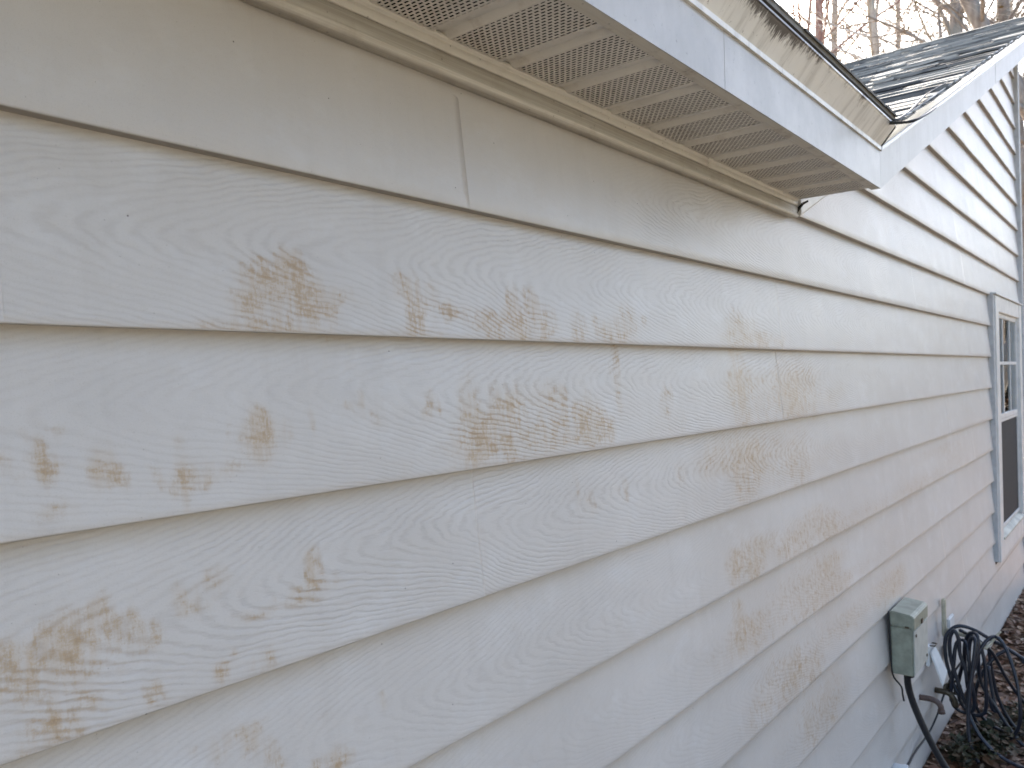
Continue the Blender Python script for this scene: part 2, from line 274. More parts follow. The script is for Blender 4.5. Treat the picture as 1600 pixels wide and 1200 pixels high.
def m_fascia(name, mould=0., base=((.335, .318, .290), (.475, .455, .422)), rough=.36):
    s = NT(name); x, y, z = s.xyz()
    vst = s.noise(1, 4, .65, s.comb(s.M('MULTIPLY', x, 34.), y, s.M('MULTIPLY', z, 7.)))
    col = s.mix(s.rng(s.noise(4.5, 5, .6), .35, .68), *base)
    col = s.mix(s.M('MULTIPLY', s.rng(vst, .45, .7), .45), col, (.40, .385, .345))
    chips = s.M('MULTIPLY', s.rng(s.noise(1, 4, .75, s.comb(s.M('MULTIPLY', x, 70.), 0., s.M('MULTIPLY', z, 28.))), .67, .74), .6)
    col = s.mix(chips, col, (.30, .28, .24))
    dirt = s.M('MULTIPLY', s.rng(s.noise(70, 5, .75), .60, .74), .65)
    col = s.mix(dirt, col, (.14, .13, .11))
    if mould:
        # black mould creeping down from the drip edge
        a = s.attr("mould")
        n1 = s.noise(1, 5, .72, s.comb(s.M('MULTIPLY', x, 46.), 0., s.M('MULTIPLY', z, 30.)))
        n2 = s.noise(1, 4, .7, s.comb(s.M('MULTIPLY', x, 190.), 0., s.M('MULTIPLY', z, 60.)), dist=.6)
        q = s.M('ADD', s.M('ADD', s.M('MULTIPLY', n1, .60), s.M('MULTIPLY', n2, .45)), s.M('MULTIPLY', a, .72))
        wash = s.M('MULTIPLY', s.rng(a, .1, .9), .45)
        col = s.mix(s.M('MULTIPLY', wash, s.rng(n1, .35, .6, 0., 1.)), col, (.36, .28, .19))
        col = s.mix(s.M('MULTIPLY', s.rng(q, .80, .98), .95), col, (.028, .022, .018))
    return s.fin(col, rough, s.bump(s.M('ADD', s.noise(6, 2), s.M('MULTIPLY', vst, .15)), .0012, .6), .5)
FASCIA = m_fascia("painted_fascia")
MOULD = m_fascia("mouldy_drip_band", 1., ((.78, .77, .73), (.85, .84, .80)))
RAKEB = m_fascia("rake_drip_band", 0., ((.52, .515, .50), (.60, .595, .58)), .26)
RAKEF = m_fascia("rake_fascia_paint", 0., ((.46, .445, .415), (.52, .508, .478)), .42)

def m_plain(name, c, rough=.5, var=.15, sc=20., bump_=.0003, spec=.4, metal=0.):
    s = NT(name)
    n = s.noise(sc, 4, .6); c2 = tuple(max(0, k * (1 - 2 * var)) for k in c)
    col = s.mix(s.rng(n, .3, .75), c, c2)
    return s.fin(col, rough, s.bump(s.noise(sc * 6, 3), bump_, .6), spec, metal)
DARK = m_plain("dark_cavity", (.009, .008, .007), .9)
CAULK = m_plain("black_sealant", (.012, .012, .013), .6, .1, 60, .0015)
WFRAME = m_plain("window_vinyl", (.68, .675, .65), .38, .08, 14)
SILLM = m_plain("stained_sill_vinyl", (.52, .51, .43), .5, .22, 9)
GREENP = m_plain("green_enamel", (.30, .32, .25), .42, .17, 22, .0004, .5)
GREENL = m_plain("pale_green_enamel", (.50, .51, .46), .42, .12, 22, .0004, .5)
CONDM = m_plain("grey_conduit", (.018, .019, .023), .45, .15, 60, .0006)
HOSEM = m_plain("dark_hose_rubber", (.016, .020, .032), .36, .2, 40, .0004, .5)
BLACKR = m_plain("black_cable", (.02, .021, .024), .5, .1)
CREAM = m_plain("cream_plastic", (.58, .53, .40), .5, .15)
PLATE = m_plain("white_plastic", (.70, .71, .70), .4, .07)
BRASS = m_plain("weathered_brass", (.11, .085, .055), .5, .3, 60, .0006, .5, .6)
COPPER = m_plain("dull_brown_pipe", (.115, .075, .06), .5, .2, 60)
CONC = m_plain("foundation_block", (.25, .235, .21), .85, .2, 12, .003)

def m_glass():
    s = NT("window_glass"); g = s.n.new("ShaderNodeBsdfGlossy"); g.inputs["Roughness"].default_value = .02; g.inputs[0].default_value = (.92, .95, .97, 1)
    t = s.n.new("ShaderNodeBsdfTransparent"); t.inputs[0].default_value = (.82, .85, .85, 1)
    fr = s.n.new("ShaderNodeFresnel"); fr.inputs[0].default_value = 1.6
    s.put(g.inputs["Normal"], s.bump(s.noise(2.5, 1), .002, .3))
    mx = s.n.new("ShaderNodeMixShader"); s.l.new(fr.outputs[0], mx.inputs[0]); s.l.new(t.outputs[0], mx.inputs[1]); s.l.new(g.outputs[0], mx.inputs[2])
    s.l.new(mx.outputs[0], s.out.inputs[0]); return s.m
GLASS = m_glass()
def m_screen():
    s = NT("insect_screen"); x, y, z = s.xyz()
    a = s.M('PINGPONG', s.M('MULTIPLY', x, 700.), .5); b = s.M('PINGPONG', s.M('MULTIPLY', z, 700.), .5)
    w = s.M('MAXIMUM', s.rng(a, .16, .1), s.rng(b, .16, .1))
    col = s.mix(w, (.012, .012, .014), (.045, .043, .045))
    return s.fin(col, .7, s.bump(w, .0003, .4), .25)
SCREEN = m_screen()
BACKING = m_plain("dark_interior", (.10, .10, .11), .8, .3, 6)

def m_shingle():
    s = NT("asphalt_shingle"); x, y, z = s.xyz()
    tone = s.attr("tone")
    g = s.noise(900, 2, .7)
    col = s.mix(tone, (.13, .126, .115), (.36, .34, .30))
    col = s.mix(s.M('MULTIPLY', s.rng(g, .5, .7), .35), col, (.42, .40, .37))
    col = s.mix(s.M('MULTIPLY', s.rng(s.noise(1, 4, .6, s.comb(s.M('MULTIPLY', x, 3.), s.M('MULTIPLY', y, 2.), 0.)), .54, .64), .75), col, (.045, .046, .052))
    return s.fin(col, .80, s.bump(g, .0012, .8), .22)
SHINGLE = m_shingle()

def m_ground():
    s = NT("leaf_covered_ground")
    a = s.noise(14, 5, .7); c = s.vor(28)[1]
    col = s.mix(s.rng(a, .3, .7), (.055, .030, .018), (.16, .095, .055))
    col = s.mix(.45, col, s.mix(s.xyz(c)[0], (.10, .05, .025), (.20, .13, .08)))
    x, y, z = s.xyz()                           # pale dormant grass added out of view to bounce light onto the undersides
    bounce_lawn = s.mix(s.rng(s.noise(60, 4, .7), .3, .7), (.18, .165, .125), (.29, .27, .22))
    col = s.mix(s.M('MULTIPLY', s.rng(s.M('ADD', y, s.noise(1.2, 4, .6)), -.6, -1.4), s.rng(x, 14., 11.)), col, bounce_lawn)
    return s.fin(col, .85, s.bump(s.M('ADD', a, s.vor(28)[0]), .02, .9), .3)
GROUND = m_ground()
def m_leaf(name, pal, rough=.55):
    s = NT(name); t = s.attr("tone")
    r = s.n.new("ShaderNodeValToRGB"); s.put(r.inputs[0], t)
    e = r.color_ramp.elements; e[0].color = (*pal[0], 1); e[0].position = 0; e[1].color = (*pal[-1], 1); e[1].position = 1
    for i, c in enumerate(pal[1:-1]): q = e.new((i + 1) / (len(pal) - 1)); q.color = (*c, 1)
    col = s.mix(s.M('MULTIPLY', s.noise(120, 3), .5), r.outputs[0], (.03, .02, .012))
    return s.fin(col, rough, s.bump(s.noise(150, 2), .001, .5), .35)
LEAF = m_leaf("dead_leaves", [(.045, .018, .010), (.12, .050, .024), (.20, .09, .042), (.26, .165, .095), (.16, .055, .026), (.33, .245, .165)])
WEED = m_leaf("weed_leaves", [(.010, .020, .008), (.020, .034, .014), (.10, .055, .028), (.040, .058, .022), (.16, .10, .055)])
TREEL = m_leaf("withered_tree_leaves", [(.20, .13, .06), (.13, .17, .07), (.32, .24, .13)])
def m_bark(name, c1, c2):
    s = NT(name); P = s.pos()
    n = s.noise(9, 5, .7, stretch=(1, 1, .22)); n2 = s.noise(1.3, 3, .6)
    col = s.mix(s.rng(n, .35, .68), c1, c2); col = s.mix(s.M('MULTIPLY', s.rng(n2, .5, .7), .5), col, (.30, .31, .27))
    return s.fin(col, .9, s.bump(n, .03, .8), .2)
BARK = m_bark("grey_bark", (.20, .165, .135), (.33, .29, .25))
BARKR = m_bark("reddish_pine_bark", (.24, .14, .115), (.34, .23, .19))
BARKP = m_bark("glare_washed_bark", (.34, .30, .25), (.52, .48, .42))  # lightened so the colour carries the veiling glare over the trunks

# ------------------------------------------------------------------ dimensions (metres; y grows into the wall, z from the eye)
D = .8247            # plane of the siding butts
E_ = .2032           # exposure of one course
Z0 = .473            # butt of course 0
X0 = 2.363           # where the eave ends and the gable rake begins
ZS = .509            # soffit height
PITCH = .407
XC = 7.50            # far corner of the wall
XL = -1.8            # near end
def rake(x): return .512 + PITCH * (x - X0)

# ------------------------------------------------------------------ ground
def ground_h(x, y): return -1.785 + .02 * noise.noise(Vector((x * .8, y * .8, 0))) + (.01 * noise.noise(Vector((x * 4, y * 4, 2))))
gv = []; gf = []
xs = [-150, -60, -25, -12] + [-8 + .5 * i for i in range(53)] + [20, 26, 35, 60, 150]
ys = [-150, -60, -25, -14] + [-8 + .5 * i for i in range(40)] + [13, 20, 35, 60, 150]
for X in xs:
    for Y in ys: gv.append((X, Y, ground_h(X, Y) - (.006 if abs(X) < 30 else 0)))
for i in range(len(xs) - 1):
    for j in range(len(ys) - 1):
        a = i * len(ys) + j; gf.append((a, a + len(ys), a + len(ys) + 1, a + 1))
g = mk("ground", gv, gf, GROUND, smooth=True); g["kind"] = "structure"

# ------------------------------------------------------------------ house
house = empty("house", (3.5, 1.2, H - 1.785), "house with cream lap siding, vented eave and shingled cross gable", "house")

# per course: where one length laps over the next
SEAMS = {1: [.915, 3.9], 2: [.267, 2.246, 5.2], 3: [2.238], 4: [.927, 4.6], 5: [2.245, 5.3], 7: [4.4], 8: [4.9], 0: [5.1],
         -1: [4.9], -2: [6.1], -3: [5.7], -4: [6.35], -5: [5.0], -6: [6.3], 9: [5.4], 10: [5.0], 11: [3.7]}
ZCEN = {2: .170, 3: -.015, 4: -.235, 5: -.47, 1: .375, 0: .555}
def gstrength(k, x):
    def ss(a, b, v): t = max(0, min(1, (v - a) / (b - a))); return t * t * (3 - 2 * t)
    if k == 1: return .10 + .90 * ss(1.25, 1.7, x)
    if k == 2: return 1.0
    if k == 3: return .55 + .4 * ss(.5, .9, x)
    if k == 4: return 1.0 - .35 * ss(1.6, 2.6, x)
    if k == 5: return .60 - .30 * ss(1.2, 1.9, x)
    if k == 6: return .30
    if k <= 0: return .95
    return .38
SB = {}
rs = random.Random(5); extra = []
for (a, b, r1, r2, q) in STAINS:            # small satellites around every patch, mostly below it
    if r1 > .05 and q > .4: continue
    for _ in range(3):
        k_ = rs.uniform(.25, .5); extra.append((a + rs.uniform(-2.4, 2.4) * r1, b + rs.uniform(-1.8, .9) * r2, r1 * k_, r2 * rs.uniform(.3, .9), q * rs.uniform(.4, .9)))
STAINS = [(a, b, r1 * .85, r2 * 1.15, q * (.92 if a < 1.8 else .95)) for (a, b, r1, r2, q) in STAINS] + extra
for (sx_, sz_, rx_, rz_, ss_) in STAINS:
    k = math.ceil((Z0 - sz_) / E_ - 1e-6)
    SB.setdefault(k, []).append((sx_, sz_, rx_, rz_, ss_))
def stain_at(k, x, z):
    t = 0.0
    for (a, b, r1, r2, q) in SB.get(k, ()):
        u = (x - a) / r1; w = (z - b) / r2
        if w < 0: w *= .75                    # runs downwards
        e = u * u + w * w
        if e < 7: t += q * math.exp(-(e * e) * .22 - e * .25)
    return min(1.0, t)
WX0, WX1, WZ0, WZ1 = 5.985, 7.345, -1.300, .476       # opening taken by the window with its trim
verts = []; faces = []; A = {k: [] for k in ("zc", "gs", "stain", "off", "edge")}
def panel(k, xa, xb, lap):
    zb = Z0 - k * E_; zt0 = zb + E_ + .012; zc = ZCEN.get(k, zb + .105 + .02 * math.sin(k * 2.1))
    xs_ = []; x = xa
    while x < xb - 1e-6:
        xs_.append(x)
        st = (.007 if x < 1.45 else .014) if (k in SB and x < 2.6 and k > 0) else .03
        if k <= -1: st = .02
        x += st
    xs_.append(xb)
    rows = 26 if (k in SB and xa < 2.6 and k > 0) else 10
    off = (k * 7.31 + xa * 3.7) % 9.0 if k not in (2, 4) else 0.0
    if k == 3: off = .2
    pr = -1; base0 = len(verts)
    for xi, x in enumerate(xs_):
        zt = zt0
        if x > X0 + .03 and k < 0 or (k == 0 and x > X0): zt = min(zt, rake(x) + .02)
        if k <= 0 and x <= X0: zt = min(zt, ZS + .012)
        zt = max(zt, zb + .0005)
        endl = max(0., 1 - (x - xa) / .10); endr = max(0., 1 - (xb - x) / .10)
        wave = .0016 * noise.noise(Vector((x * 1.7, k * 3.3, 0))) + .0009 * noise.noise(Vector((x * 6.5, k * 1.7, 5)))
        if x > 4.5: wave *= 1.8
        for r in range(rows + 1):
            s_ = r / rows                      # 0 top, 1 butt
            z = zt + (zb - zt) * s_
            sf = (zt0 - z) / (zt0 - zb)
            y = D + .0210 * (1 - sf ** .95) + wave * min(1, .35 + sf)
            y -= .0008 * max(0, min(1, (sf - .25) * 1.8)) if lap else 0
            y -= endr * endr * .0011 * sf ** 3   # the lapping end lifts a little at the bottom
            verts.append((x, y, z))
            A["zc"].append(zc + H); A["gs"].append(gstrength(k, x)); A["stain"].append(stain_at(k, x, z)); A["off"].append(off); A["edge"].append(0.)
        # rounded butt and the return underneath
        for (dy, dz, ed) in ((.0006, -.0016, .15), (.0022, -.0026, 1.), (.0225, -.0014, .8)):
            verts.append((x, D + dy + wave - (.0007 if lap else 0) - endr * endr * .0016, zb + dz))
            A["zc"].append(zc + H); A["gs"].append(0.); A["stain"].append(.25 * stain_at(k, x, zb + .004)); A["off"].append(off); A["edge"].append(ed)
    n = rows + 4
    for i in range(len(xs_) - 1):
        zb_ok = True
        if k <= 0 and xs_[i] > X0 and rake(xs_[i + 1]) + .02 < zb: zb_ok = False
        if not zb_ok: continue
        for r in range(n - 1):
            a = base0 + i * n + r; faces.append((a, a + 1, a + n + 1, a + n))
    if lap:                                   # the visible thickness of the lapping end
        i = len(xs_) - 1; a = base0 + i * n; b = len(verts)
        for r in range(rows + 1):
            v = verts[a + r]; verts.append((v[0] + .0001, v[1] + .0014 * (r / rows) ** .7, v[2]))
            for kk in A: A[kk].append(A[kk][a + r] if kk != "gs" else 0.)
        for r in range(rows): faces.append((a + r, a + r + 1, b + r + 1, b + r))
for k in range(-13, 12):
    zb = Z0 - k * E_
    spans = [(XL, XC)]
    if k <= -1:
        xs0 = X0 + max(0, (zb - .03 - .512) / PITCH) - .02
        if xs0 > XC: continue
        spans = [(max(X0 - .02, xs0), XC)]
    if k == 0: spans = [(XL, XC)]
    zt = zb + E_
    if zb < WZ1 - .02 and zt > WZ0 + .02 and k > 0:
        spans = [(XL, WX0), (WX1, XC)]
        if zb < WZ0 - .01: spans.append((WX0, WX1))
    for (a, b) in spans:
        cut = [q for q in SEAMS.get(k, []) if a + .05 < q < b - .05]
        ps = [a] + cut + [b]
        for i in range(len(ps) - 1):
            x1 = ps[i + 1]
            if k == 9 and a == WX0:
                continue
            panel(k, ps[i] - (.02 if i else 0), x1, i < len(ps) - 2)
# the notched course under the window
zb9 = Z0 - 9 * E_
n0 = len(verts)
for x in [WX0 + (WX1 - WX0) * i / 30 for i in range(31)]:
    for s_ in (0, .4, .8, 1):
        z = WZ0 - .004 + (zb9 - WZ0 + .004) * s_; sf = (zb9 + E_ - z) / E_
        verts.append((x, D + .0210 * (1 - sf ** .95), z)); A["zc"].append(zb9 + .1 + H); A["gs"].append(.35); A["stain"].append(0.); A["off"].append(2.); A["edge"].append(0.)
    verts.append((x, D + .015, zb9 - .0014)); A["zc"].append(zb9 + .1 + H); A["gs"].append(0.); A["stain"].append(0.); A["off"].append(2.); A["edge"].append(0.)
for i in range(30):
    for r in range(4): a = n0 + i * 5 + r; faces.append((a, a + 1, a + 6, a + 5))
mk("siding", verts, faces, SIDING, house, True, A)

# wall body behind the siding, foundation, far side wall
m = MB(); 
m.add([(XL,D+.040,-1.79),(WX0,D+.040,-1.79),(WX0,D+.040,.50),(XL,D+.040,.50)], [(0,1,2,3)])
m.add([(WX0,D+.040,-1.79),(WX1,D+.040,-1.79),(WX1,D+.040,WZ0+.02),(WX0,D+.040,WZ0+.02)], [(0,1,2,3)])
m.add([(WX1,D+.040,-1.79),(XC,D+.040,-1.79),(XC,D+.040,.50),(WX1,D+.040,.50)], [(0,1,2,3)])
m.add([(XL-.1,D+.037,.40),(X0+.05,D+.037,.40),(X0+.05,D+.037,.64),(XL-.1,D+.037,.64)], [(0,1,2,3)])
m.add([(X0,D+.040,.50),(XC,D+.040,.50),(XC,D+.040,rake(XC)+.1),(X0,D+.040,rake(X0)+.1)], [(0,1,2,3)])
m.add([(XL,D+.040,-1.79),(XL,D+5.2,-1.79),(XL,D+5.2,.6),(XL,D+.040,.6)], [(0,1,2,3)])
m.build("wall_sheathing", DARK, house)
m = MB(); m.box((XL, D + .012, -1.86), (XC, D + .05, -1.763)); m.build("foundation", CONC, house)
m = MB(); m.prism([(D+.02,-1.77),(D+10,-1.77),(D+10,2.66),(D+.02,2.66)], XC - .02, XC - .012); m.build("side_wall", m_plain("side_siding", (.52,.49,.45), .5, .06), house)
# corner post: two proud strips
m = MB(); m.box((XC - .045, D - .020, -1.765), (XC + .012, D + .03, rake(XC) + .05)); m.box((XC - .010, D - .0225, -1.765), (XC + .0145, D + .055, rake(XC) + .05))
bevel(m.build("corner_post", m_plain("corner_vinyl", (.54, .55, .55), .4, .1), house), .004)

# ------------------------------------------------------------------ frieze under the eave
m = MB(); m.prism([(.8265,.462),(.8200,.4590),(.8140,.4592),(.8110,.4622),(.8106,.4665),(.8118,.4695),(.8140,.4712),(.8125,.4905),(.840,.4905),(.840,.462)], XL, X0 - .005, n=60, wob=.0012)
o = m.build("frieze_board", FRIEZE, house, True); 
m = MB()
for a, b, dy in ((XL, 1.742, .0), (1.7415, X0 - .008, .0008)):
    m.prism([(.8170,.4916),(.8105+dy,.4916),(.8092+dy,.4930),(.8085+dy,.5035),(.8100+dy,.5045),(.8100+dy,.5055),(.8060+dy,.5062),(.8040+dy,.5090),(.8040+dy,.5140),(.8170,.5140)], a, b, n=40, wob=.0006)
m.build("frieze_moulding", FRIEZE2, house, True)
for o in (o,):
    pass
m = MB(); m.tube([(X0-.004,.823,.468),(X0+.001,.812,.485),(X0+.004,.80,.499),(X0+.006,.785,.505)], .0055, 6, .003)
m.build("sealant_bead", CAULK, house, True)
# rake channel on the wall
m = MB(); m.prism([(.8240,-.052),(.8080,-.050),(.8050,-.044),(.8050,.02),(.8240,.02)], X0 + .004, XC, PITCH, X0, n=10)
m2 = m; m2.v = [(a, b, c + rake(X0)) for a, b, c in m2.v]; m2.build("rake_channel", WFRAME, house)

# ------------------------------------------------------------------ soffit of the eave: flat vented strips with V grooves between
prof = []
x = .824 - .1522 * 18
while x < X0 + .01:
    prof += [(x - .0005, 0.), (x + .0010, .0075), (x + .022, .0075), (x + .033, 0.)]
    x += .1522
prof = [(max(XL, min(X0 + .004, a)), b) for a, b in prof if a < X0 + .05 and a > XL - .1]
v = []; f = []
NY = 8
for (a, b) in prof:
    for j in range(NY + 1):
        yy = .600 + (.812 - .600) * j / NY
        v.append((a, yy, ZS + b + .0008 * noise.noise(Vector((a * 5, yy * 9, 1)))))
for i in range(len(prof) - 1):
    if prof[i + 1][0] - prof[i][0] < 1e-6: continue
    for j in range(NY): a = i * (NY + 1) + j; f.append((a, a + 1, a + NY + 2, a + NY + 1))
mk("soffit", v, f, SOFFIT, house)
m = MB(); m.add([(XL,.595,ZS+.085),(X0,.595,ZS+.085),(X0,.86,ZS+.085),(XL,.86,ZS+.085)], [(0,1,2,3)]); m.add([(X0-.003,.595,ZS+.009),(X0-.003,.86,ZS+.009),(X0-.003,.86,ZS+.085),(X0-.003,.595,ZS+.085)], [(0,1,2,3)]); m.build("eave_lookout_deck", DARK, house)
m = MB(); m.prism([(.5850,.5060),(.6080,.5060),(.6080,.5085),(.6060,.5085),(.6060,.5120),(.5850,.5120)], XL, X0, n=50, wob=.0008)
m.build("soffit_channel", LIP, house)

# ------------------------------------------------------------------ eave fascia and drip band
def fascia_prof(o=0.): return [(.5830-o,.5055),(.5830-o,.6120),(.6000,.6120),(.6000,.5095),(.5860,.5095),(.5860,.5055)]
m = MB(); m.prism(fascia_prof(), XL, 1.335, n=20, wob=.0006); m.prism(fascia_prof(.0004), 1.3351, X0 - .0015, n=20, wob=.0003)
m.build("eave_fascia", FASCIA, house)
BAND = [(.5800,.6105),(.5775,.6105),(.5772,.6205),(.5795,.6225),(.5740,.6290),(.5600,.6455),(.5440,.6645),(.5415,.6680),(.5385,.6690),(.5385,.6735),(.5500,.6750),(.6000,.6400),(.6000,.6120)]
m = MB(); m.prism(BAND, XL, X0 - .004, n=220)
mv = []
def mouldiness(x, z):
    h = max(0., min(1., (z - .622) / .046))
    e = max(0., min(1., .5 + .75 * noise.noise(Vector((x * 3.1, 0, 7))) ))
    zone = .10 + .22 * max(0., noise.noise(Vector((x * 9., 2, 3))) * 2.) + .82 * math.exp(-((x - 1.45) / .34) ** 2) + .25 * math.exp(-((x - 2.0) / .2) ** 2)
    return max(0., (h * 1.15 - .12)) * (.45 + .75 * e) * zone
for q in m.v: mv.append(mouldiness(q[0], q[2]))
o = m.build("eave_drip_band", MOULD, house)
a = o.data.attributes.new("mould", 'FLOAT', 'POINT'); a.data.foreach_set("value", mv)

# ------------------------------------------------------------------ rake fascia and band (same outline, climbing)
XA = 7.72                                     # apex of the gable
m = MB(); m.prism(fascia_prof(), X0 + .0015, 4.555, PITCH, X0, n=8); m.prism(fascia_prof(.0008), 4.557, XA, PITCH, X0, n=8)
m.build("rake_fascia", RAKEF, house)
RB = [(a - max(0, b - .6225) * .22, b + max(0, b - .6225) * .30) for a, b in BAND[:10]] + BAND[10:]
m = MB(); m.prism(RB, X0 + .005, XA, PITCH, X0, n=12); m.build("rake_drip_band", RAKEB, house)
m = MB(); m.prism(fascia_prof(), XA, XA + .10, -PITCH, XA); m.prism(BAND, XA, XA + .10, -PITCH, XA)
m.v = [(a, b, c + PITCH * (XA - X0)) for a, b, c in m.v]; m.build("rear_rake_fascia", RAKEF, house)
m = MB(); m.add([(X0, .60, rake(X0)), (XA, .60, rake(XA)), (XA, D + .02, rake(XA)), (X0, D + .02, rake(X0))], [(0,1,2,3)])
m.add([(XA, .60, rake(XA)), (XA + .10, .60, rake(XA) - .10 * PITCH), (XA + .10, D + 9, rake(XA) - .10 * PITCH), (XA, D + 9, rake(XA))], [(0,1,2,3)])
m.build("rake_soffit", WFRAME, house)
# black sealant closing the mitre between eave and rake
m = MB(); m.prism([(.5842,.507),(.5842,.612),(.590,.612),(.590,.507)], X0 - .0022, X0 + .0022)
m.prism([(.5785,.610),(.5785,.622),(.5420,.666),(.5405,.676),(.560,.676),(.590,.630),(.590,.612)], X0 - .0045, X0 + .0052)
m.build("mitre_sealant", CAULK, house)

# ------------------------------------------------------------------ roofs
m = MB(); yt = 5.86; zt = .6755 + PITCH * (yt - .5250)
for dz in (0, .009):
    pass
pts = [(XL - .3, .5385), (X0 - .01, .5385), (X0 - .01 + (yt - .525), yt), (XL - .3, yt)]
zz = lambda yy: .6757 + PITCH * (yy - .5250)
m.add([(a, b, zz(b)) for a, b in pts] + [(a, b, zz(b) + .011) for a, b in pts], [(0,1,2,3),(7,6,5,4),(0,4,5,1),(1,5,6,2),(2,6,7,3),(3,7,4,0)])
pts2 = [(XL - .3, yt), (X0 - .01 + (yt - .525), yt), (X0 - .01 + (yt - .525), yt + 6), (XL - .3, yt + 6)]
zz2 = lambda yy: zz(yt) - PITCH * (yy - yt)
m.add([(a, b, zz2(b) + .011) for a, b in pts2], [(0,1,2,3)])
o = m.build("main_roof", SHINGLE, house)
a = o.data.attributes.new("tone", 'FLOAT', 'POINT'); a.data.foreach_set("value", [.35] * len(o.data.vertices))
# ragged shingle butts at the eave
m = MB(); tn = []; x = XL - .3
while x < X0 - .02:
    w = .31 if x + .31 < X0 - .02 else X0 - .012 - x
    ov = -.012 + rnd.random() * .006; th = .004 + rnd.random() * .003; c = [(x, w)]
    n_ = max(2, int(w / .02)); vs = []
    for i in range(n_ + 1):
        xx = x + .002 + (w - .004) * i / n_; j = .002 * noise.noise(Vector((xx * 60, 0, 0))); e = .002 * noise.noise(Vector((xx * 33, 5, 0)))
        y0 = .5250 - ov + j
        vs += [(xx, y0, zz(y0) + .0105 + e), (xx, y0, zz(y0) + .0105 + th + e), (xx, .66, zz(.66) + .0125)]
    fs = []
    for i in range(n_): b = i * 3; fs += [(b, b+3, b+4, b+1), (b+1, b+4, b+5, b+2), (b, b+2, b+5, b+3)]
    m.add(vs, fs); tn += [rnd.random() * .4] * len(vs); x += w
o = m.build("starter_shingles", SHINGLE, house)
a = o.data.attributes.new("tone", 'FLOAT', 'POINT'); a.data.foreach_set("value", tn)

# cross gable slope facing the camera side: every course with its own lifted tabs
zr = lambda xx: .6760 + PITCH * (xx - X0)
m = MB(); m.add([(X0, .5300, zr(X0)), (XA, .5300, zr(XA)), (XA, 7.2, zr(XA)), (X0, 7.2, zr(X0))], [(0,1,2,3)])
tn = [.2] * 4
CS = math.cos(math.atan(PITCH)); ex = .135 * CS; x = X0 + .02; ci = 0
while x < XA - .03:
    y = .5200 - rnd.random() * .006; yend = .53 + (x + .1 - X0) + .15
    y -= rnd.random() * .05 * 0
    ctone = min(1, max(0, .5 + .5 * math.sin(ci * 1.9) + rnd.uniform(-.35, .35)))
    while y < yend:
        w = rnd.uniform(.14, .34); n_ = 6; th = rnd.choice((.003, .0045, .008, .010)); lift_ = rnd.random() ** 3 * .010
        tone = min(1, max(0, ctone + rnd.uniform(-.45, .45)))
        vs = []; fs = []
        jx = rnd.uniform(-.006, .006)
        for i in range(n_ + 1):
            yy = y + .002 + (w - .004) * i / n_; e = .003 * noise.noise(Vector((yy * 35, ci, 0)))
            xa_ = x + jx + e; L = min(ex * 1.08, XA - xa_)
            l2 = lift_ * (1 + noise.noise(Vector((yy * 11, ci, 3))))
            vs += [(xa_, yy, zr(xa_) + .001 + l2 * .8), (xa_, yy, zr(xa_) + th + l2 + .002), (xa_ + L, yy, zr(xa_ + L) + .002)]
        for i in range(n_): b = i * 3; fs += [(b, b+3, b+4, b+1), (b+1, b+4, b+5, b+2), (b, b+2, b+5, b+3)]
        fs += [(0, 1, 2), (n_*3, n_*3+2, n_*3+1)]
        m.add(vs, fs); tn += [tone] * len(vs); y += w
    x += ex; ci += 1
o = m.build("cross_gable_shingles", SHINGLE, house)
a = o.data.attributes.new("tone", 'FLOAT', 'POINT'); a.data.foreach_set("value", tn)
# ridge caps
m = MB(); y = .515
while y < 6.5:
    m.prism([(y, 0), (y, .004), (y + .19, .002), (y + .19, 0)], XA - .13, XA, PITCH, XA); m.prism([(y, 0), (y, .004), (y + .19, .002), (y + .19, 0)], XA, XA + .13, -PITCH, XA); y += .145
m.v = [(a, b, c + zr(XA) + .010 + .001 * (int(b * 50) % 3)) for a, b, c in m.v]
o = m.build("ridge_cap", SHINGLE, house)
a = o.data.attributes.new("tone", 'FLOAT', 'POINT'); a.data.foreach_set("value", [.45 + .3 * math.sin(i * .37) for i in range(len(o.data.vertices))])
m = MB(); m.add([(XA, .53, zr(XA)), (XA + .10, .53, zr(XA) - .10 * PITCH), (XA + .10, 9, zr(XA) - .10 * PITCH), (XA, 9, zr(XA))], [(0,1,2,3)])
o = m.build("rear_slope", SHINGLE, house); a = o.data.attributes.new("tone", 'FLOAT', 'POINT'); a.data.foreach_set("value", [.4] * 4)

# ------------------------------------------------------------------ window
wx0, wx1, wz0, wz1 = WX0 + .012, WX1 - .012, WZ0 + .004, WZ1 + .002
win = MB(); yf = D - .024; yb = D + .05
gx0, gx1 = 6.165, 7.185; zr_, zb_, zt_ = -.344, -1.112, .368
win.box((wx0 + .020, yf, wz0 + .005), (gx0, yb, wz1 - .005)); win.box((gx1, yf, wz0 + .005), (wx1 - .020, yb, wz1 - .005))
win.box((gx0, yf + .002, zt_), (gx1, yb, wz1 - .006)); win.box((gx0, yf + .002, wz0 + .006), (gx1, yb, zb_ - .05))
frame = bevel(win.build("window", WFRAME, house), .004)
CH = m_plain("channel_vinyl", (.50, .505, .505), .45, .1)
m = MB(); m.box((WX0 - .012, D - .0165, WZ0 + .02), (wx0 + .018, D + .045, WZ1 + .006)); m.build("side_channel", CH, frame)
m = MB(); m.box((WX1 - .03, D - .0165, WZ0 + .02), (WX1 + .012, D + .045, WZ1 + .006)); m.build("side_channel", CH, frame)
m = MB(); m.prism([(yf - .010, wz1 - .002), (yf - .010, wz1 + .006), (D + .02, wz1 + .014), (D + .02, wz1 - .002)], WX0, WX1); m.build("head_flashing", WFRAME, frame)
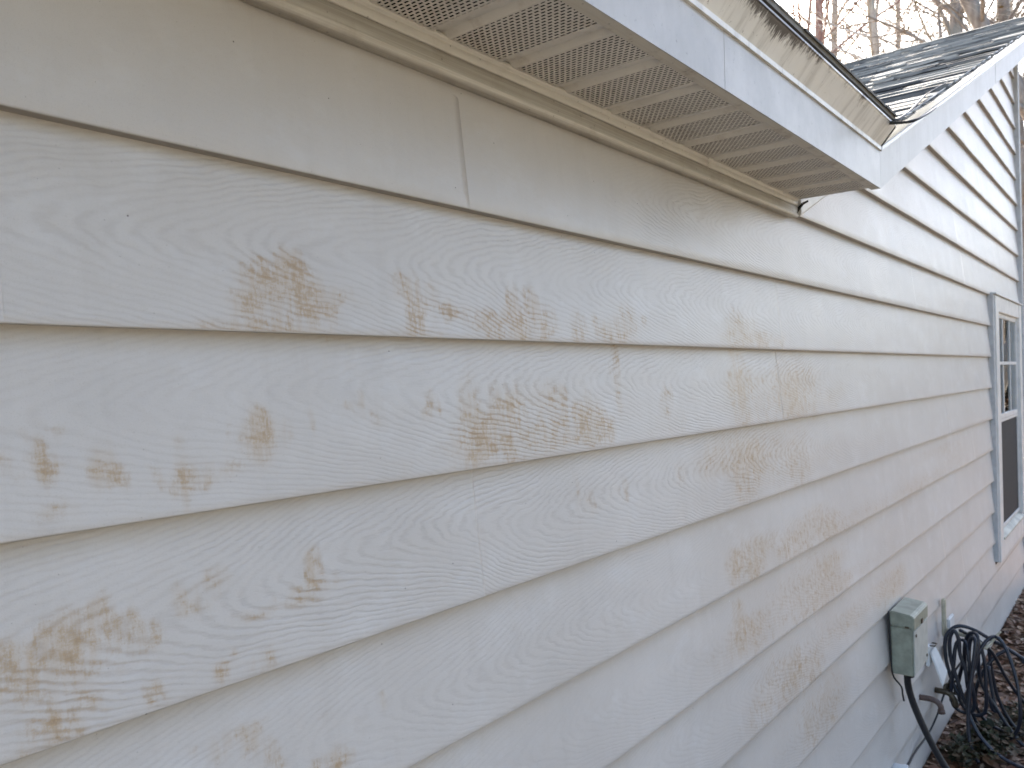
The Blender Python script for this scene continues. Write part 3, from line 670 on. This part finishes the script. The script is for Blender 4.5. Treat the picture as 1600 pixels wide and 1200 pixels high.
m = MB(); m.prism([(yf - .006, zb_ - .052), (yf - .006, zb_ - .040), (D + .022, zb_ - .002), (D + .03, zb_ - .002), (D + .03, zb_ - .052)], gx0 - .002, gx1 + .002); m.build("sill", SILLM, frame)
def sash(name, z0, z1, y0, w=.032):
    m = MB(); m.box((gx0, y0, z0), (gx0 + w, y0 + .022, z1)); m.box((gx1 - w, y0, z0), (gx1, y0 + .022, z1))
    m.box((gx0 + w, y0 + .001, z1 - w), (gx1 - w, y0 + .022, z1)); m.box((gx0 + w, y0 + .001, z0), (gx1 - w, y0 + .022, z0 + w))
    return bevel(m.build(name, WFRAME, frame), .002)
sash("upper_sash", zr_ - .018, zt_, D - .004); sash("lower_sash", zb_ - .002, zr_ - .020, D - .002, .022)
m = MB(); m.box((gx0 + .03, D + .0075, zr_ + .01), (gx1 - .03, D + .0115, zt_ - .03)); m.build("pane", GLASS, frame)
m = MB(); m.box((gx0 + .021, D + .006, zb_ + .018), (gx1 - .021, D + .009, zr_ - .040)); m.build("insect_screen", SCREEN, frame)
m = MB(); gw = gx1 - gx0
for i in (1, 2): m.box((gx0 + gw * i / 3 - .011, D - .0005, zr_ + .012), (gx0 + gw * i / 3 + .011, D + .0065, zt_ - .031))
m.box((gx0 + .03, D - .0015, .012), (gx1 - .03, D + .0070, .034)); m.build("muntins", WFRAME, frame)
m = MB(); m.box((gx0 - .01, D + .12, zb_ - .05), (gx1 + .01, D + .13, zt_ + .05))
m.box((gx0 - .02, D + .05, zb_ - .05), (gx0 - .012, D + .13, zt_ + .05)); m.box((gx1 + .012, D + .05, zb_ - .05), (gx1 + .02, D + .13, zt_ + .05))
m.build("interior_backing", BACKING, frame)  # dark-coloured sheets standing in for the unlit room behind the glass

# ------------------------------------------------------------------ things on the wall
bx0, bx1, by0, by1, bz0, bz1 = 3.300, 3.535, .732, .819, -1.190, -.950
box = empty("electrical_box", (3.41, .82, H - 1.19), "pale green metal electrical box mounted on the siding above a black conduit", "electrical box")
m = MB(); m.box((bx0 + .004, by0 + .006, bz0), (bx1 - .004, by1, bz1 - .052)); bevel(m.build("body", GREENP, box), .004)
m = MB(); m.prism([(by0, bz1 - .062), (by0, bz1 - .010), (by0 + .010, bz1 - .002), (by1, bz1 + .006), (by1, bz1 - .050), (by0 + .012, bz1 - .050), (by0 + .012, bz1 - .062)], bx0, bx1)
bevel(m.build("lid", GREENP, box), .003)
m = MB(); m.box((bx0 + .006, by0 + .001, bz0 + .006), (bx1 - .006, by0 + .0055, bz1 - .064)); bevel(m.build("front_cover", GREENL, box), .002)
m = MB(); m.box((bx0 + .11, by0 - .004, bz1 - .058), (bx0 + .13, by0 - .0005, bz1 - .040)); m.build("latch", BRASS, box)
m = MB(); m.box((bx0 - .003, by0 + .018, bz1 - .052), (bx0 - .0003, by0 + .032, bz1 - .046)); m.build("screw_tab", BRASS, box)
for sx_, sz_ in ((bx0 + .03, bz1 - .085), (bx1 - .03, bz0 + .03)):
    m = MB(); m.tube([(sx_, by0 + .002, sz_), (sx_, by0 - .002, sz_)], .006, 8); m.build("screw", BRASS, box)
m = MB(); m.tube([(3.40, .775, bz0 + .004), (3.402, .776, bz0 - .012), (3.403, .777, bz0 - .034)], .019, 12); m.build("connector", BLACKR, box, True)

m = MB(); m.tube(spline([(3.40,.778,-1.205)] + [(a - .03 + .004 * i, b - .012, c) for i, (a, b, c) in enumerate(COND)] + [(3.50,.50,-1.765),(3.5,.30,-1.775),(3.45,.0,-1.77)], 6), .0135, 10)
tag(m.build("conduit", CONDM, None, True), "thick dark grey flexible conduit curving down from the green box", "conduit")
m = MB(); m.tube(spline([(bx0 - .002, .824, -.945), (bx0 - .005, .820, -.99), (bx0 - .005, .816, -1.10), (bx0 - .004, .812, -1.19), (3.33, .79, -1.245), (3.37, .795, -1.29), (3.41, .80, -1.33)], 5), .0035, 6)
tag(m.build("cable", BLACKR, None, True), "thin black cable running down the left side of the green box", "cable")
m = MB(); m.tube(spline([(3.44, .775, -1.52), (3.9, .79, -1.50)][:0] + WIRE2 + [(3.46, .79, -1.74), (3.40, .72, -1.78)], 5), .0045, 6)
tag(m.build("cable", BLACKR, None, True), "thin dark wire sagging along the lowest siding boards behind the conduit", "cable")

out = empty("outlet_box", (3.93, .81, H - 1.42), "white weatherproof outlet cover hanging askew beside the green box", "outlet cover")
m = MB(); m.box((3.905, .806, -1.345), (3.960, .822, -1.255)); bevel(m.build("base_plate", PLATE, out), .003)
m = MB(); m.add([(3.905,.800,-1.275),(3.965,.792,-1.262),(3.985,.748,-1.375),(3.925,.756,-1.425),(3.905,.806,-1.283),(3.965,.798,-1.270),(3.985,.754,-1.383),(3.925,.762,-1.433)], [(0,1,2,3),(7,6,5,4),(0,4,5,1),(1,5,6,2),(2,6,7,3),(3,7,4,0)])
bevel(m.build("cover_flap", PLATE, out), .003)
m = MB(); m.tube([(3.915,.806,-1.250),(3.915,.786,-1.250),(3.960,.786,-1.250),(3.960,.806,-1.250)], .003, 6); m.build("hinge", BRASS, out, True)

bib = empty("hose_bib", (4.15, .81, H - 1.52), "small dark garden tap with round handle under the hose coil", "tap")
m = MB(); m.tube(spline([(4.10, .825, -1.515), (4.10, .79, -1.515), (4.10, .765, -1.520), (4.10, .745, -1.545), (4.10, .742, -1.575)], 4), .013, 10); m.tube([(4.10, .785, -1.51), (4.11, .785, -1.49), (4.13, .775, -1.485)], .008, 8)
m.build("spout", BRASS, bib, True)
m = MB(); c = Vector((4.14, .752, -1.500))
ring = [(c.x + .006 * math.sin(t), c.y + .028 * math.cos(t), c.z + .028 * math.sin(t)) for t in [2 * math.pi * i / 16 for i in range(17)]]
m.tube(ring, .006, 6); m.tube([c + Vector((0, -.026, 0)), c + Vector((0, .026, 0))], .004, 5); m.tube([c + Vector((0, 0, -.026)), c + Vector((0, 0, .026))], .004, 5); m.tube([c, (4.12, .785, -1.505)], .006, 6)
m.build("handle", BRASS, bib, True)
m = MB(); m.tube(spline([(3.83, .835, -1.462), (3.83, .795, -1.460), (3.83, .770, -1.464), (3.83, .752, -1.480), (3.83, .747, -1.512)], 5), .0125, 12)
m.tube([(3.83, .749, -1.498), (3.83, .747, -1.514)], .015, 12)
tag(m.build("drain_pipe", COPPER, None, True), "short dull brown pipe elbow sticking out of the siding below the outlet box", "pipe")
m = MB(); m.tube([(3.36, .835, -1.590), (3.36, .785, -1.590)], .021, 16); m.tube([(3.36, .80, -1.590), (3.36, .779, -1.590)], .025, 16)
tag(bevel(m.build("pipe_cap", PLATE), .003), "small white round pipe cap low on the siding at the bottom edge", "pipe cap")

hang = empty("hose_hanger", (4.22, .82, H - 1.3), "cream plastic hose hanger screwed to the wall holding the coils", "hose hanger")
m = MB(); m.box((4.235, .800, -1.30), (4.262, .818, -1.115)); bevel(m.build("back_bar", CREAM, hang), .005)
m = MB(); m.tube(spline([(4.245,.805,-1.262),(4.24,.75,-1.272),(4.23,.68,-1.285),(4.22,.635,-1.315)], 4), .009, 8); m.build("cradle", CREAM, hang, True)
m = MB(); m.tube(spline([(4.22,.635,-1.318),(4.24,.612,-1.290),(4.25,.590,-1.255),(4.25,.575,-1.235)], 4), .008, 8, .004); m.build("tip", CREAM, hang, True)
m = MB(); m.box((4.33, .800, -1.43), (4.45, .8145, -1.235))
tag(bevel(m.build("cover_plate", PLATE), .006), "pale blank cover plate on the siding behind the hose coils", "cover plate")

m = MB()
for i, s_ in enumerate(HOSE):
    pts = [Vector(q) for q in s_]
    if i in (0, 3, 4, 5, 6): 
        e = pts[-1] - pts[-2]; 
        while pts[-1].z > -1.76 and len(pts) < 40: 
            e = Vector((e.x, e.y, min(e.z, -.03) - .01)) * .9; pts.append(pts[-1] + e)
    m.tube(spline([(q.x, q.y, max(q.z, -1.765)) for q in pts], 6), .0085, 8)
# more turns hanging close behind, and the runs lying on the ground
for j in range(2):
    r_ = []; cx_, cy_ = 4.12 + .09 * j, .715 - .03 * j
    for i in range(25):
        t = 2 * math.pi * i / 24; hh = .17 + .02 * math.sin(j * 2.1); ww = .045 + .012 * j
        r_.append((cx_ + .012 * math.cos(t * 2 + j), cy_ + ww * math.sin(t) * (1 - .45 * math.cos(t)) + .008 * math.sin(3 * t + j), -1.265 - hh + hh * math.cos(t)))
    m.tube(r_, .0085, 8)
for (cy_, zc_, ww, hh, xx) in ((.60, -1.50, .10, .24, 4.22), (.56, -1.56, .135, .20, 4.36)):
    m.tube([(xx + .03 * math.sin(2 * t + hh * 9), cy_ + ww * math.sin(t) * (1 - .3 * math.cos(t)), zc_ + hh * math.cos(t)) for t in [2 * math.pi * i / 28 for i in range(29)]], .0085, 8)
m.tube(spline([(4.3,.40,-1.765),(4.6,.33,-1.77),(5.1,.42,-1.772),(5.9,.55,-1.774),(6.6,.50,-1.774)], 6), .0085, 8)
tag(m.build("garden_hose", HOSEM, None, True), "long dark garden hose hanging in tangled coils from the cream hanger", "garden hose")

# twigs and a torn strip caught in the roof valley
m = MB(); m.tube(spline(TW1, 6), .0045, 6, .002)
tag(m.build("twig", BLACKR, None, True), "long thin black twig lying across the shingles above the valley", "twig")
m = MB(); m.tube(spline(TW2, 6), .0055, 6, .002)
tag(m.build("twig", BLACKR, None, True), "short curved black twig resting on the white rake edge at the valley", "twig")

# ------------------------------------------------------------------ leaf litter and weeds
R2 = random.Random(11)
def leaf(vs, fs, tn, x, y, z, size, tilt=.5, tone=None):
    a = R2.uniform(0, 6.283); L = size; W = size * R2.uniform(.35, .6)
    ax = Vector((math.cos(a), math.sin(a), R2.uniform(-tilt, tilt) * .7)); sx = Vector((-math.sin(a), math.cos(a), R2.uniform(-tilt, tilt)))
    up = Vector((0, 0, 1)); c = Vector((x, y, z)); curl = R2.uniform(-.25, .35); fold = R2.uniform(.0, .5)
    n = len(vs); row = [(-.5, .02), (-.28, .7), (0, 1.), (.25, .75), (.5, .04)]
    for (u, w) in row:
        w *= R2.uniform(.8, 1.15); m_ = c + ax * u * L + up * (u * u * curl * L)
        for s_ in (-.5, 0, .5): vs.append(tuple(m_ + sx * s_ * w * W + up * abs(s_) * w * W * fold))
    for i in range(4):
        b = n + i * 3; fs += [(b, b+3, b+4, b+1), (b+1, b+4, b+5, b+2)]
    t = R2.random() if tone is None else tone
    tn += [t] * 15
vs, fs, tn = [], [], []
for _ in range(5200):
    x = 2.6 + R2.random() ** .9 * 5.4; y = R2.uniform(max(-.3, .108 * x - .35), .84)
    leaf(vs, fs, tn, x, y, ground_h(x, y) + R2.uniform(.0, .022), R2.uniform(.035, .075))
for _ in range(3600):
    x = R2.uniform(7.5, 22); y = R2.uniform(.0, .32 * x - .8)
    leaf(vs, fs, tn, x, y, ground_h(x, y) + R2.uniform(.0, .03), R2.uniform(.05, .11))
for _ in range(1500):
    x = R2.uniform(-3, 10); y = R2.uniform(-5, .3)
    leaf(vs, fs, tn, x, y, ground_h(x, y) + R2.uniform(.0, .03), R2.uniform(.05, .10))
o = mk("leaf_litter", vs, fs, LEAF, attrs={"tone": tn}); o["kind"] = "stuff"
def weed(x0, y0, n, spread, hgt, label, size):
    vs, fs, tn = [], [], []
    st = MB()
    for i in range(n):
        a = R2.uniform(0, 6.28); r = spread * R2.random() ** .6; tip = Vector((x0 + r * math.cos(a), y0 + r * .55 * math.sin(a), -1.775 + hgt * R2.uniform(.3, 1) * (1 - .5 * r / spread)))
        b = Vector((x0 + .3 * r * math.cos(a), y0 + .2 * r * math.sin(a), -1.785)); mid = (b + tip) / 2 + Vector((0, 0, hgt * .25))
        pts = spline([b, mid, tip], 3); st.tube(pts, .0016, 3, .0008)
        for q in pts[1:]:
            for _ in range(3): leaf(vs, fs, tn, q.x + R2.uniform(-.02, .02), q.y + R2.uniform(-.02, .02), q.z + R2.uniform(-.01, .01), R2.uniform(.6, 1.3) * size, .9)
    w = empty("weed", (x0, y0, H - 1.785), label, "weed", "weeds under the hose")
    mk("foliage", vs, fs, WEED, w, attrs={"tone": tn}); st.build("stem", BARK, w)
weed(4.20, .62, 40, .26, .13, "low dark green weed clump directly beneath the hose coils", .034)
weed(4.55, .50, 36, .28, .10, "flat dark green weed clump spreading right of the hanging hose", .036)
weed(3.98, .70, 26, .14, .13, "small scrubby weed growing against the lowest siding board", .030)

# ------------------------------------------------------------------ trees
def tree(name, x, y, h, r, lean, label, bark, seed, leaves=0, bend=.04, first=.35, group=None, twig_n=5):
    q = random.Random(seed)
    t = empty(name, (x, y, H - 1.80), label, "tree", group)
    trunk = MB(); crown = MB(); lv, lf, lt = [], [], []
    def path(p0, d_, L, n, wob):
        pts = [Vector(p0)]; d_ = Vector(d_).normalized()
        for i in range(n):
            d_ = (d_ + Vector((q.uniform(-wob, wob), q.uniform(-wob, wob), q.uniform(-wob, wob) * .6 + .01))).normalized()
            pts.append(pts[-1] + d_ * L / n)
        return pts
    tp = path((x, y, -1.85), (lean[0], lean[1], 1), h, 12, bend)
    trunk.tube(tp, r, 10, r * .35)
    def at(pts, f): f *= len(pts) - 1; i = min(len(pts) - 2, int(f)); return pts[i].lerp(pts[i + 1], f - i)
    nb = q.randint(20, 26)
    for b in range(nb):
        f = first + (1 - first) * (b + q.random()) / nb; p0 = at(tp, f); a = q.uniform(0, 6.283)
        L = h * (.16 + .22 * (1 - f)) * q.uniform(.6, 1.3); rr = r * (.34 - .2 * f) * q.uniform(.7, 1.2)
        bp = path(p0, (math.cos(a), math.sin(a), q.uniform(.45, 1.3)), L, 6, .2); crown.tube(bp, rr, 5, rr * .3, False)
        for c in range(6):
            p1 = at(bp, q.uniform(.25, 1)); a2 = a + q.uniform(-1.3, 1.3)
            cp = path(p1, (math.cos(a2), math.sin(a2), q.uniform(-.3, .8)), L * q.uniform(.25, .5), 5, .28); crown.tube(cp, rr * .32, 4, rr * .1, False)
            for e in range(twig_n + 1):
                p2 = at(cp, q.uniform(.2, 1)); a3 = q.uniform(0, 6.283)
                ep = path(p2, (math.cos(a3), math.sin(a3), q.uniform(-.5, .8)), L * q.uniform(.10, .22), 3, .35); crown.tube(ep, rr * .13, 3, rr * .05, False)
                for _ in range(leaves):
                    k = ep[q.randint(1, 3)]; leaf(lv, lf, lt, k.x + q.uniform(-.1, .1), k.y + q.uniform(-.1, .1), k.z + q.uniform(-.1, .1), q.uniform(.06, .11), .9)
    trunk.build("trunk", bark, t, True); crown.build("branches", bark, t, True)
    if leaves: mk("foliage", lv, lf, TREEL, t, attrs={"tone": lt})
G = "bare winter trees behind the roof"
def pol(px, dist):                          # azimuth seen at the roofline -> ground position
    az = math.radians(39.25) - math.atan((px - 800) / 1228.7); return dist * math.cos(az), dist * math.sin(az)
TR = [("pine_tree", 1272, 19, 17, .135, (-.01, .015), "straight reddish pine trunk just right of the eave edge", BARKR, 1, 0, .02),
      ("bare_tree", 1294, 24, 18, .15, (.02, -.01), "mottled grey trunk close behind the reddish pine", BARKP, 2, 1, .05),
      ("bare_tree", 1342, 22, 15, .11, (.05, -.22), "thin grey trunk curving away to the upper right", BARK, 3, 0, .09),
      ("bare_tree", 1366, 17, 14, .12, (.0, .02), "knotty pale trunk near the middle of the tree line", BARKP, 4, 0, .07),
      ("bare_tree", 1412, 16, 17, .19, (-.11, .50), "thick dark trunk leaning left above the shingles", BARK, 5, 0, .03),
      ("bare_tree", 1466, 26, 19, .15, (.0, -.01), "slim upright grey trunk right of the leaning trunk", BARK, 6, 2, .02),
      ("bare_tree", 1502, 20, 17, .22, (.01, -.02), "stout dark trunk behind the upper part of the gable roof", BARK, 7, 1, .03),
      ("bare_tree", 1524, 23, 16, .16, (.02, .03), "twisted pale trunk beside the stout dark one", BARKP, 8, 1, .08),
      ("bare_tree", 1583, 21, 17, .19, (-.02, .02), "grey trunk rising where the gable roof leaves the frame", BARK, 9, 1, .05),
      ("bare_tree", 1236, 27, 18, .10, (.0, .0), "slender faint trunk at the top beside the mouldy eave band", BARKR, 10, 0, .03),
      ("bare_tree", 1212, 23, 16, .10, (.01, .01), "leftmost slim trunk peeking over the mouldy eave band", BARK, 11, 0, .05),
      ("bare_tree", 1400, 30, 19, .13, (.0, .03), "distant slim trunk between the pale knotty one and the leaning one", BARKP, 12, 1, .04),
      ("bare_tree", 1625, 24, 16, .18, (.0, .0), "grey trunk beyond the far corner of the house", BARKP, 13, 3, .04),
      ("bare_tree", 1598, 34, 18, .2, (.0, .01), "pale distant trunk showing in the gap right of the corner post", BARKP, 14, 3, .03)]
TR += [("bare_tree", 1318, 36, 20, .14, (.01, .0), "faint distant trunk left of the thin curving one", BARKP, 21, 1, .04),
       ("bare_tree", 1386, 40, 21, .15, (.0, -.02), "faint distant trunk just left of the leaning trunk", BARKP, 22, 2, .04),
       ("bare_tree", 1485, 38, 20, .15, (-.01, .0), "faint distant trunk between the slim grey and stout dark trunks", BARKP, 23, 2, .04),
       ("bare_tree", 1552, 35, 20, .14, (.0, .02), "faint distant trunk right of the twisted pale one", BARKP, 24, 2, .05)]
for i, (nm, px, dist, h, r, lean, lab, bk, sd_, lv_, bd) in enumerate(TR):
    x, y = pol(px + 14, dist); ha = dist * .47 + 1.8; tree(nm, x - lean[0] * ha, y - lean[1] * ha, h, r, lean, lab, bk, sd_ * 17 + 3, lv_, bd, .30, G)
G2 = "trees mirrored in the window glass"
for i, (x, y, h, r, lab) in enumerate([(21, -3.6, 13, .2, "dark trunk mirrored in the left panes of the window"), (24, -1.6, 14, .17, "pale trunk mirrored in the middle panes of the window"), (26, -6.4, 14, .22, "thick trunk mirrored in the right panes of the window")]):
    tree("yard_tree", x, y, h, r, (.0, .02), lab, BARK, 91 + i, 1, .04, .3, G2, 1)

def evergreen(x, y, h, r, seed, label):  # the yard row is added out of view to block low sky light
    q = random.Random(seed); t = empty("unseen_evergreen", (x, y, H - 1.8), label, "tree", "evergreens across the yard")
    tr = MB(); tr.tube([(x, y, -1.85), (x + .1, y, -1.8 + h * .5), (x, y + .1, -1.8 + h)], .16, 8, .02); tr.build("trunk", BARK, t, True)
    vs, fs, tn = [], [], []
    for _ in range(4200):
        u = q.random() ** .8; a = q.uniform(0, 6.283); k = r * (1 - u) ** .8 * (.35 + .65 * q.random()) * (1 + .3 * math.sin(5 * a + 9 * u)); zz_ = -1.6 + h * (.05 + .95 * u)
        leaf(vs, fs, tn, x + k * math.cos(a), y + k * math.sin(a), zz_, q.uniform(.28, .5), 1.2)
    mk("crown", vs, fs, WEED, t, attrs={"tone": tn})
for i, (x, y, h, r, lb) in enumerate([(-6, -9, 13, 3.2, "unseen evergreen added behind the camera at far left to block low sky"), (-1.8, -10.5, 15, 3.4, "unseen tall evergreen added left of the camera to block low sky"), (2.4, -9.5, 13, 3.2, "unseen evergreen added directly across from the wall to block low sky"),
        (7., -11, 15, 3.5, "unseen wide evergreen added facing the electrical box to block low sky"),
        (27, -1.2, 6, 2.0, "dark evergreen mirrored at the left of the window glass"), (29, -4.6, 6.5, 2.6, "dark evergreen mirrored at the right of the window glass")]):
    evergreen(x, y, h, r, 50 + i, lb)
